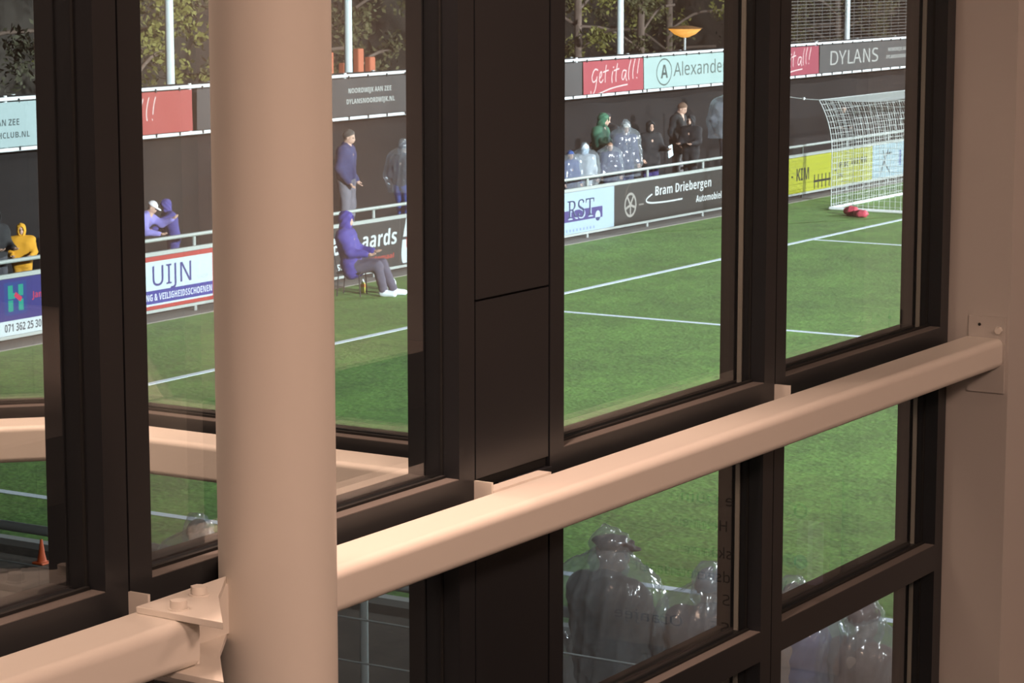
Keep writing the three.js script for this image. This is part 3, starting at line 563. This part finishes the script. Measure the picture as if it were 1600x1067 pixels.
// one head and one hand serve everybody; the head centre is the origin and the face looks along +z
const skull = ell([0, 0.03, -0.012], [0.075, 0.09, 0.096]), jaw = ell([0, -0.05, 0.022], [0.056, 0.072, 0.066]);
const eyeL = ell([0.03, 0.006, 0.088], [0.018, 0.012, 0.014]), eyeR = ell([-0.03, 0.006, 0.088], [0.018, 0.012, 0.014]), earL = ell([0.076, -0.012, -0.008], [0.012, 0.032, 0.02]), earR = ell([-0.076, -0.012, -0.008], [0.012, 0.032, 0.02]);
const headBox = [[0, -0.17, -0.03, 0, 0.06, -0.01, 0.055, 0.11]];
const HEAD = nets([[0, -0.19, -0.035, 0, -0.07, -0.02, 0.055, 0.05], [0, 0.012, 0.083, 0, -0.024, 0.098, 0.010, 0.015], [0, -0.058, 0.078, 0, -0.058, 0.08, 0.02, 0.018]], 0.025, 0.0075, (d, x, y, z) => Math.max(smin(smin(smin(smin(d, skull(x, y, z), 0.03), jaw(x, y, z), 0.035), earL(x, y, z), 0.008), earR(x, y, z), 0.008), -Math.min(eyeL(x, y, z), eyeR(x, y, z))), 0.1);
const hull = (m) => { const a = ell([0, 0.03, -0.012], [0.075 + m, 0.09 + m, 0.096 + m]), b = ell([0, -0.05, 0.012], [0.06 + m, 0.075 + m, 0.068 + m]); return (x, y, z) => smin(a(x, y, z), b(x, y, z), 0.04); };
const shell = (f, cell = 0.009) => nets(headBox, 0.01, cell, (d, x, y, z) => f(x, y, z), 0.14);
const h1 = hull(0.011), h2 = hull(0.032), h3 = hull(0.03), face = ell([0, -0.015, 0.125], [0.062, 0.1, 0.095]), neck = (x, y, z, r) => Math.max(Math.hypot(x, z + 0.025) - r, Math.abs(y + 0.13) - 0.07);
const wob = (x, y, z) => 0.004 * Math.sin(60 * x + 40 * y) + 0.003 * Math.sin(70 * z - 50 * y);
const COVER = {
  hair: shell((x, y, z) => Math.max(h1(x, y, z) + 0.5 * wob(x, y, z), -((y - 0.05) * 0.8 - (z - 0.055) * 0.62), -(y + 0.07)), 0.008),
  hood: shell((x, y, z) => Math.max(smin(h2(x, y, z), neck(x, y, z, 0.085), 0.04) + wob(x, y, z), -face(x, y, z))),
  beanie: shell((x, y, z) => Math.max(h1(x, y, z) - 0.008 + wob(x, y, z), -((y - 0.03) * 0.95 - (z - 0.05) * 0.2))),
  cap: shell((x, y, z) => Math.min(Math.max(h1(x, y, z) - 0.004, -(y - 0.035)), ell([0, 0.04, 0.115], [0.068, 0.012, 0.075])(x, y, z)), 0.007),
  flat_cap: shell((x, y, z) => smin(Math.max(ell([0, 0.075, 0.0], [0.105, 0.055, 0.125])(x, y, z) + wob(x, y, z), -(y - 0.03)), ell([0, 0.05, 0.125], [0.07, 0.012, 0.055])(x, y, z), 0.02), 0.007),
};
const CLEARHOOD = shell((x, y, z) => Math.max(smin(smin(h3(x, y, z) - 0.012, neck(x, y, z, 0.1), 0.05), ell([0, 0.12, -0.05], [0.05, 0.07, 0.05])(x, y, z), 0.06) + 1.6 * wob(x, y, z), -face(x, y, z)), 0.009);
const HAND = nets([[0, -0.01, 0, 0, -0.075, 0.004, 0.022, 0.025], [0.018, -0.04, 0, 0.022, -0.085, 0, 0.017, 0.014], [-0.018, -0.04, 0, -0.022, -0.085, 0, 0.017, 0.014],
  ...[[0.027, 0.06], [0.010, 0.072], [-0.008, 0.068], [-0.026, 0.052]].flatMap(([fx, L]) => [[fx, -0.085, 0.002, fx * 1.12, -0.085 - L * 0.5, 0.012, 0.0095, 0.0088], [fx * 1.12, -0.085 - L * 0.5, 0.012, fx * 1.15, -0.085 - L, 0.034, 0.0088, 0.0075]]),
  [0.022, -0.03, 0.006, 0.05, -0.066, 0.022, 0.013, 0.011], [0.05, -0.066, 0.022, 0.054, -0.098, 0.034, 0.0105, 0.009]], 0.006, 0.0058, null, 0.02);
const EYE = new THREE.SphereGeometry(0.0115, 10, 8), MOUTH = new THREE.SphereGeometry(1, 10, 8).scale(0.022, 0.005, 0.006);
M.skin = mat(lin(0.52, 0.32, 0.24), 0.55); M.eye = mat(lin(0.03, 0.025, 0.022), 0.3); M.lip = mat(lin(0.36, 0.14, 0.12), 0.5);
M.film = new THREE.MeshPhysicalMaterial({ color: lin(0.86, 0.90, 0.93), roughness: 0.15, transmission: 0.85, thickness: 0, ior: 1.9, side: THREE.DoubleSide });
M.filmFar = new THREE.MeshPhysicalMaterial({ color: lin(0.80, 0.85, 0.9), roughness: 0.16, transmission: 0.9, thickness: 0, ior: 1.5, side: THREE.DoubleSide });
const fabric = {}; const cl = (c) => fabric[c] ??= mat(new THREE.Color(c), 0.85);
const clean = (g) => { const h = g.clone(); for (const k of Object.keys(h.attributes)) if (k !== 'position' && k !== 'normal') h.deleteAttribute(k); return h; };

function person(o) {
  const S = o.h, q = S / 1.78, cell = o.cell ?? 0.03;
  const t = thing('person', o.label, 'person', [o.x, o.y ?? 0.4, o.z], o.turn, o.group);
  const lean = o.lean ?? 0, uy = Math.cos(lean), uz = Math.sin(lean);
  const hip = o.hip ?? [0, 0.51 * S, 0], on = (a, x = 0, f = 0) => [hip[0] + x, hip[1] + uy * a * S - uz * f * S, hip[2] + uz * a * S + uy * f * S];
  const hl = lean + (o.nod ?? 0), nk = on(0.335), hc = [nk[0], nk[1] + Math.cos(hl) * 0.088 * S, nk[2] + Math.sin(hl) * 0.088 * S + 0.012 * S];
  const wide = o.wide ?? 1, jk = [], tr = [], bd = [], shoes = [], hands = [];
  jk.push([...on(0.0, 0.042 * S), ...on(0.25, 0.058 * S), 0.078 * S * wide, 0.086 * S * wide], [...on(0.0, -0.042 * S), ...on(0.25, -0.058 * S), 0.078 * S * wide, 0.086 * S * wide], [...on(0.295, 0.09 * S * wide), ...on(0.295, -0.09 * S * wide), 0.052 * S, 0.052 * S], [...on(0.3), ...nk, 0.06 * S, 0.048 * S]);
  bd.push([...on(0.0), ...on(0.27), 0.07 * S, 0.075 * S], [...on(0.28), hc[0], hc[1] - 0.06 * S, hc[2] - 0.01 * S, 0.05 * S, 0.032 * S]);
  if (o.coat) for (const s of [-1, 1]) jk.push([...on(0.02, s * 0.045 * S), hip[0] + s * 0.052 * S, hip[1] - o.coat * S, hip[2] + 0.01 * S, 0.084 * S, 0.088 * S]);
  for (const s of [1, -1]) {
    const A = (s > 0 ? o.armL : o.armR) ?? { p: 0.1, a: 0.12, e: 0.25, i: 0 };
    const sh = on(0.295, s * 0.112 * S * wide), dir = (p, a) => [s * Math.sin(a), -Math.cos(p + lean * 0.0) * Math.cos(a), Math.sin(p) * Math.cos(a)];
    const d1 = dir(A.p, A.a), el = sh.map((v, c) => v + d1[c] * 0.168 * S), d2 = dir(A.p + A.e, A.a - (A.i ?? 0)), wr = el.map((v, c) => v + d2[c] * 0.15 * S);
    jk.push([...sh, ...el, 0.05 * S, 0.041 * S], [...el, ...wr, 0.041 * S, 0.033 * S]); bd.push([...sh, ...el, 0.035 * S, 0.03 * S], [...el, ...wr.map((v, c) => v + d2[c] * 0.02), 0.028 * S, 0.02 * S]);
    const g = clean(HAND); if (s < 0) { g.scale(-1, 1, 1); const ix = g.index.array; for (let i = 0; i < ix.length; i += 3) { const w = ix[i]; ix[i] = ix[i + 1]; ix[i + 1] = w; } g.computeVertexNormals(); }
    g.scale(q, q, q).applyQuaternion(new THREE.Quaternion().setFromUnitVectors(V(0, -1, 0), V(...d2).normalize())).translate(...wr); hands.push(g);
    const L = (s > 0 ? o.legL : o.legR) ?? { x: 0.055, z: s * (o.stride ?? 0.03) };
    const hp = [hip[0] + s * 0.05 * S, hip[1] - 0.01 * S, hip[2]], kn = L.knee ?? [s * (0.055) * S, 0.285 * S, (L.z ?? 0) * 0.6 + 0.02 * S], an = L.ankle ?? [s * L.x * S, 0.055 * S, L.z ?? 0];
    tr.push([...hp, ...kn, 0.078 * S, 0.05 * S], [...kn, ...an, 0.05 * S, 0.04 * S]); bd.push([...hp, ...kn, 0.055 * S, 0.036 * S], [...kn, ...an, 0.036 * S, 0.026 * S]);
    shoes.push([[an[0], 0.034 * S, an[2] - 0.012 * S, an[0] + s * 0.012 * S, 0.028 * S, an[2] + 0.1 * S, 0.034 * S, 0.027 * S], [...an, an[0], 0.035 * S, an[2] + 0.01 * S, 0.034 * S, 0.032 * S]]);
  }
  tr.push([hip[0] - 0.045 * S, hip[1] + 0.02 * S, hip[2], hip[0] + 0.045 * S, hip[1] + 0.02 * S, hip[2], 0.076 * S, 0.076 * S]);
  const HM = new THREE.Matrix4().compose(V(...hc), new THREE.Quaternion().setFromEuler(new THREE.Euler(hl, o.look ?? 0, o.tilt ?? 0, 'YXZ')), V(q, q, q));
  const body = mergeGeometries([nets(bd, 0.03 * S, Math.max(cell, 0.02)), clean(HEAD).applyMatrix4(HM), ...hands]);
  part(t, 'body', body, M.skin);
  const fold = (a) => (d, x, y, z) => d + a * (Math.sin(31 * y + 9 * x) * Math.sin(17 * z + 21 * x + 8 * y) + 0.6 * Math.sin(57 * y - 33 * z));
  part(t, o.coat ? 'coat' : 'jacket', nets(jk, 0.035 * S, cell, fold(0.006)), cl(o.top));
  part(t, 'trousers', nets(tr, 0.02 * S, cell, fold(0.005)), cl(o.legs ?? '#3a3a40'));
  for (const sp of shoes) part(t, 'shoe', nets(sp, 0.02, Math.min(cell, 0.018), (d, x, y) => Math.max(d, -y), 0.03), cl(o.feet ?? '#1c1a1a'));
  if (o.cover) part(t, o.cover === 'hair' ? 'hair' : o.cover, COVER[o.cover].clone().applyMatrix4(HM), cl(o.coverColor ?? o.top));
  for (const s of [1, -1]) part(t, 'eye', EYE.clone().translate(s * 0.03, 0.006, 0.079).applyMatrix4(HM), M.eye);
  part(t, 'mouth', MOUTH.clone().translate(0, -0.058, 0.096).applyMatrix4(HM), M.lip);
  if (o.poncho) {
    const pp = [], hem = o.hem ?? 0.34, film = o.pcell ? M.film : M.filmFar;
    for (const s of [-1, 1]) pp.push([...on(0.3, s * 0.05 * S), hip[0] + s * 0.075 * S * wide, hem * S - 0.15, hip[2] + 0.01, 0.105 * S, 0.135 * S * wide]);
    for (const p of jk) pp.push([...p.slice(0, 6), p[6] + 0.03 * S, p[7] + 0.035 * S]);
    pp.push([...nk, hc[0], hc[1] - 0.03 * S, hc[2], 0.06 * S, 0.06 * S]);
    const f = (d, x, y, z) => Math.max(d - 0.014 * (1 - Math.abs(Math.sin(7 * Math.atan2(x, z) + 1.3 * Math.sin(3.1 * y + 2 * x) + 3 * q))) ** 2 - 0.010 * (1 - Math.abs(Math.sin(21 * y + 29 * x + 2 * Math.sin(17 * z)))) ** 3 - 0.009 * (1 - Math.abs(Math.sin(33 * z - 13 * y + 2 * Math.sin(11 * x)))) ** 3 + 0.002 * Math.sin(97 * x + 71 * z + 23 * y), hem * S - y);
    const pm = part(t, 'poncho', nets(pp, 0.06 * S, o.pcell ?? cell * 0.85, f, 0.07), film);
    if (o.clearHood !== false) part(t, 'clear_hood', CLEARHOOD.clone().applyMatrix4(HM), film);
  }
  return t;
}
const FAR = 'spectators behind the advertising boards', PI = Math.PI;
const E1 = { p: 0.25, a: 0.15, e: 1.2, i: 0.45 }, POCKET = { p: -0.15, a: 0.22, e: 0.75, i: 0.35 };
person({ x: 26.93, z: -25.28, h: 1.42, turn: -0.218, top: '#191a1e', cover: 'hood', coverColor: '#15161a', armL: E1, armR: E1, label: 'person in black hooded coat beside the yellow jacket', group: FAR });
person({ x: 27.55, z: -25.35, h: 1.16, turn: -0.868, wide: 1.15, top: '#c98f1e', legs: '#c08a20', cover: 'hood', coverColor: '#cf9622', armL: E1, armR: E1, label: 'child in a mustard yellow hooded suit at the rail', group: FAR });
person({ x: 30.2, z: -25.5, h: 1.36, turn: 0.382, lean: 0.55, top: '#7d77b8', legs: '#3d3868', cover: 'cap', coverColor: '#dcd6dc', armL: { p: 1.0, a: 0.1, e: 1.0, i: 0.3 }, armR: E1, label: 'person in a lilac jacket leaning forward by the mullion', group: FAR });
person({ x: 31.05, z: -25.4, h: 1.24, turn: -2.118, lean: 0.2, top: '#3c3878', legs: '#37336e', cover: 'hood', coverColor: '#413c80', armL: { p: 1.2, a: 0.05, e: 0.5, i: 0.3 }, armR: E1, label: 'child in a dark blue hooded jacket above the white board', group: FAR });
person({ x: 37.6, z: -26.75, h: 1.9, turn: 0.332, nod: 0.25, top: '#2c3058', legs: '#6c6a74', cover: 'hair', coverColor: '#4a4440', armL: POCKET, armR: POCKET, label: 'man in a navy hooded jumper and grey trousers looking down', group: FAR });
person({ x: 38.35, z: -26.0, h: 1.66, turn: 1.582, top: '#2b3040', legs: '#3a57a8', cover: 'beanie', coverColor: '#394150', poncho: true, hem: 0.45, armL: POCKET, armR: POCKET, label: 'person in a clear rain poncho and bright blue trousers', group: FAR });
person({ x: 46.05, z: -26.31, h: 1.76, turn: 0.082, nod: 0.3, coat: 0.06, top: '#2f5a44', legs: '#a9a898', cover: 'hood', coverColor: '#38684f', armL: E1, armR: E1, label: 'person in a green hooded coat and pale trousers', group: FAR });
person({ x: 46.55, z: -26.4, h: 1.75, turn: -1.818, nod: 0.3, top: '#17171b', legs: '#1c1c22', cover: 'cap', coverColor: '#1a1a1e', armL: E1, armR: E1, label: 'man in black with a dark cap facing the green coat', group: FAR });
person({ x: 43.75, z: -25.35, h: 1.3, turn: 1.782, wide: 1.15, top: '#b9b9ba', legs: '#b4b4b2', cover: 'hood', coverColor: '#dcdedf', poncho: true, hem: 0.3, label: 'child in a white hooded rain cape', group: FAR });
person({ x: 43.1, z: -25.3, h: 1.22, turn: -0.418, top: '#2c3a66', legs: '#2a3048', cover: 'beanie', coverColor: '#34508c', poncho: true, hem: 0.4, clearHood: false, label: 'child with a blue hat in a clear poncho at the frame', group: FAR });
person({ x: 44.75, z: -25.35, h: 1.28, turn: -0.718, top: '#26294c', legs: '#262a44', cover: 'hair', coverColor: '#7c5c48', poncho: true, hem: 0.4, clearHood: false, label: 'child in a clear poncho over navy in front of the green coat', group: FAR });
person({ x: 45.75, z: -25.56, h: 1.62, turn: -0.718, nod: 0.2, top: '#2c3050', legs: '#39415c', cover: 'beanie', coverColor: '#b9b4ac', poncho: true, hem: 0.32, label: 'tall youngster in a long clear poncho with a pale hat', group: FAR });
const tf = person({ x: 46.9, z: -25.6, h: 1.57, turn: -0.618, coat: 0.05, top: '#17161a', legs: '#2f2760', cover: 'hood', coverColor: '#141417', armL: { p: 0.5, a: 0.15, e: 1.0, i: 0.1 }, armR: POCKET, label: 'person in a black hooded coat and purple trousers holding paper', group: FAR });
person({ x: 49.55, z: -26.35, h: 1.83, turn: 0.082, nod: 0.45, coat: 0.06, top: '#18181b', legs: '#7e7a7c', cover: 'hair', coverColor: '#6a5040', armL: POCKET, armR: POCKET, label: 'tall man in a black coat and grey trousers looking down', group: FAR });
person({ x: 49.2, z: -25.85, h: 1.57, turn: -1.518, top: '#15151a', legs: '#16161a', cover: 'hood', coverColor: '#1a1a1e', armL: E1, armR: E1, label: 'child in black right beside the tall man', group: FAR });
person({ x: 52.1, z: -26.4, h: 1.98, turn: 1.882, wide: 1.25, top: '#77777c', legs: '#4a4a50', cover: 'hood', coverColor: '#85858a', poncho: true, hem: 0.45, armL: POCKET, armR: POCKET, label: 'large person in a grey rain cape cut by the window frame', group: FAR });
person({ x: 57.2, z: -25.9, h: 1.4, turn: -0.918, top: '#2a2428', legs: '#222226', cover: 'hair', coverColor: '#2a2020', armL: E1, armR: E1, label: 'dark haired child behind the goal net', group: FAR });
single('paper_sheet', new THREE.BoxGeometry(0.2, 0.24, 0.004).rotateZ(0.25).translate(47.12, 1.36, -25.24), mat(lin(0.62, 0.78, 0.82), 0.7), 'sheet of white paper held by the purple trousers', 'paper');
// seated person on a folding stool in front of the boards
{
  const X = 33.36, Z = -23.6, q = 1;
  person({ x: X, y: 0, z: Z, h: 1.78, cell: 0.024, turn: 0.332, hip: [0, 0.47, -0.02], lean: -0.22, nod: 0.3, coat: 0.03, top: '#3b3580', legs: '#4c4858', feet: '#e4e8f4', cover: 'hood', coverColor: '#3f3888', armL: { p: 0.5, a: 0.12, e: 1.0, i: 0.4 }, armR: { p: 0.45, a: 0.12, e: 1.0, i: 0.4 },
    legL: { knee: [0.12, 0.5, 0.44], ankle: [0.12, 0.1, 0.62] }, legR: { knee: [-0.11, 0.5, 0.42], ankle: [-0.1, 0.1, 0.52] }, label: 'person in a purple blue hooded coat sitting on a stool in front of the boards' });
  const st = thing('folding_stool', 'thin dark stool under the seated person', 'stool', [X, 0, Z], 0.332);
  part(st, 'seat', new RoundedBoxGeometry(0.42, 0.03, 0.4, 2, 0.01).translate(0, 0.375, -0.03), M.dark);
  for (const [a, b] of [[-0.19, -0.2], [0.19, -0.2], [-0.19, 0.14], [0.19, 0.14]]) part(st, 'leg', bar([a, 0, b * 1.15], [a, 0.36, b], 0.011, 8), M.dark);
  part(st, 'back_frame', merge([bar([-0.2, 0.37, -0.2], [-0.2, 0.8, -0.3], 0.011, 8), bar([0.2, 0.37, -0.2], [0.2, 0.8, -0.3], 0.011, 8), bar([-0.2, 0.8, -0.3], [0.2, 0.8, -0.3], 0.011, 8)]), M.dark);
  const b = thing('drink_bottle', 'yellow sports bottle with an orange band on the turf', 'bottle', [33.64, 0, -23.62]);
  part(b, 'bottle_body', new THREE.LatheGeometry([[0, 0], [0.036, 0.004], [0.038, 0.05], [0.034, 0.07], [0.038, 0.1], [0.036, 0.15], [0.02, 0.175], [0, 0.176]].map((p) => new THREE.Vector2(...p)), 20), mat(lin(0.62, 0.62, 0.08), 0.4));
  part(b, 'band', new THREE.CylinderGeometry(0.0395, 0.0395, 0.05, 20).translate(0, 0.125, 0), mat(lin(0.8, 0.24, 0.04), 0.5));
  part(b, 'cap', new THREE.LatheGeometry([[0, 0.172], [0.023, 0.174], [0.023, 0.195], [0.012, 0.2], [0.012, 0.225], [0, 0.228]].map((p) => new THREE.Vector2(...p)), 16), M.white);
  const ball = thing('football', 'white football by the shoes of the seated person', 'ball', [34.15, 0.11, -23.45]);
  const bg = new THREE.IcosahedronGeometry(0.11, 5); part(ball, 'cover', bg, M.white);
  const pv = new THREE.IcosahedronGeometry(1, 0).attributes.position, seenP = new Set();
  for (let i = 0; i < pv.count; i++) { const v = V(pv.getX(i), pv.getY(i), pv.getZ(i)), key = v.toArray().map((a) => a.toFixed(2)).join(); if (seenP.has(key)) continue; seenP.add(key);
    part(ball, 'patch', new THREE.CircleGeometry(0.032, 5).applyQuaternion(new THREE.Quaternion().setFromUnitVectors(V(0, 0, 1), v)).translate(...v.multiplyScalar(0.1085).toArray()), M.patch ??= mat(lin(0.25, 0.27, 0.32), 0.6)); }
}
// spectators in clear ponchos between the wire fence and the near rail, backs to the building
const NEAR = 'spectators in clear ponchos below the window';
person({ x: 13.64, y: 0, z: -7.72, h: 1.80, turn: PI / 2 - 0.2, look: -0.7, nod: 0.1, wide: 1.12, cell: 0.02, pcell: 0.014, top: '#3a3436', legs: '#2b2a30', cover: 'flat_cap', coverColor: '#4a4448', poncho: true, hem: 0.2, armL: { p: 0.3, a: 0.2, e: 0.6, i: 0.3 }, armR: { p: 0.3, a: 0.28, e: 0.6, i: 0.2 }, label: 'man in a flat cap under a clear plastic poncho', group: NEAR });
person({ x: 13.62, y: 0, z: -7.0, h: 1.68, turn: PI / 2 + 0.15, cell: 0.02, pcell: 0.014, wide: 1.0, top: '#4c4a52', legs: '#2b2a30', cover: 'beanie', coverColor: '#8a8a90', poncho: true, hem: 0.2, armL: { p: 0.3, a: 0.2, e: 0.8, i: 0.3 }, armR: { p: 0.3, a: 0.2, e: 0.8, i: 0.3 }, label: 'person in a pointed clear hood next to the flat cap', group: NEAR });
person({ x: 13.64, y: 0, z: -6.44, h: 1.66, turn: PI / 2, cell: 0.02, pcell: 0.014, wide: 0.9, top: '#6d6790', legs: '#2b2a30', cover: 'hair', coverColor: '#6a5c54', poncho: true, hem: 0.2, label: 'person in a clear poncho over lilac behind the last window', group: NEAR });
person({ x: 13.64, y: 0, z: -5.98, h: 1.6, turn: PI / 2 - 0.3, cell: 0.02, pcell: 0.014, wide: 0.98, top: '#7a5a54', legs: '#2b2a30', cover: 'beanie', coverColor: '#5a3438', poncho: true, hem: 0.2, label: 'person in a clear poncho with a dark red hat by the corner column', group: NEAR });
person({ x: 13.64, y: 0, z: -11.0, h: 1.52, turn: PI / 2, cell: 0.02, pcell: 0.014, wide: 1.1, top: '#5a5a66', legs: '#2b2a30', cover: 'hair', coverColor: '#4a4440', poncho: true, hem: 0.2, label: 'person in a clear poncho seen past the round column', group: NEAR });
renderer.render(scene, camera);
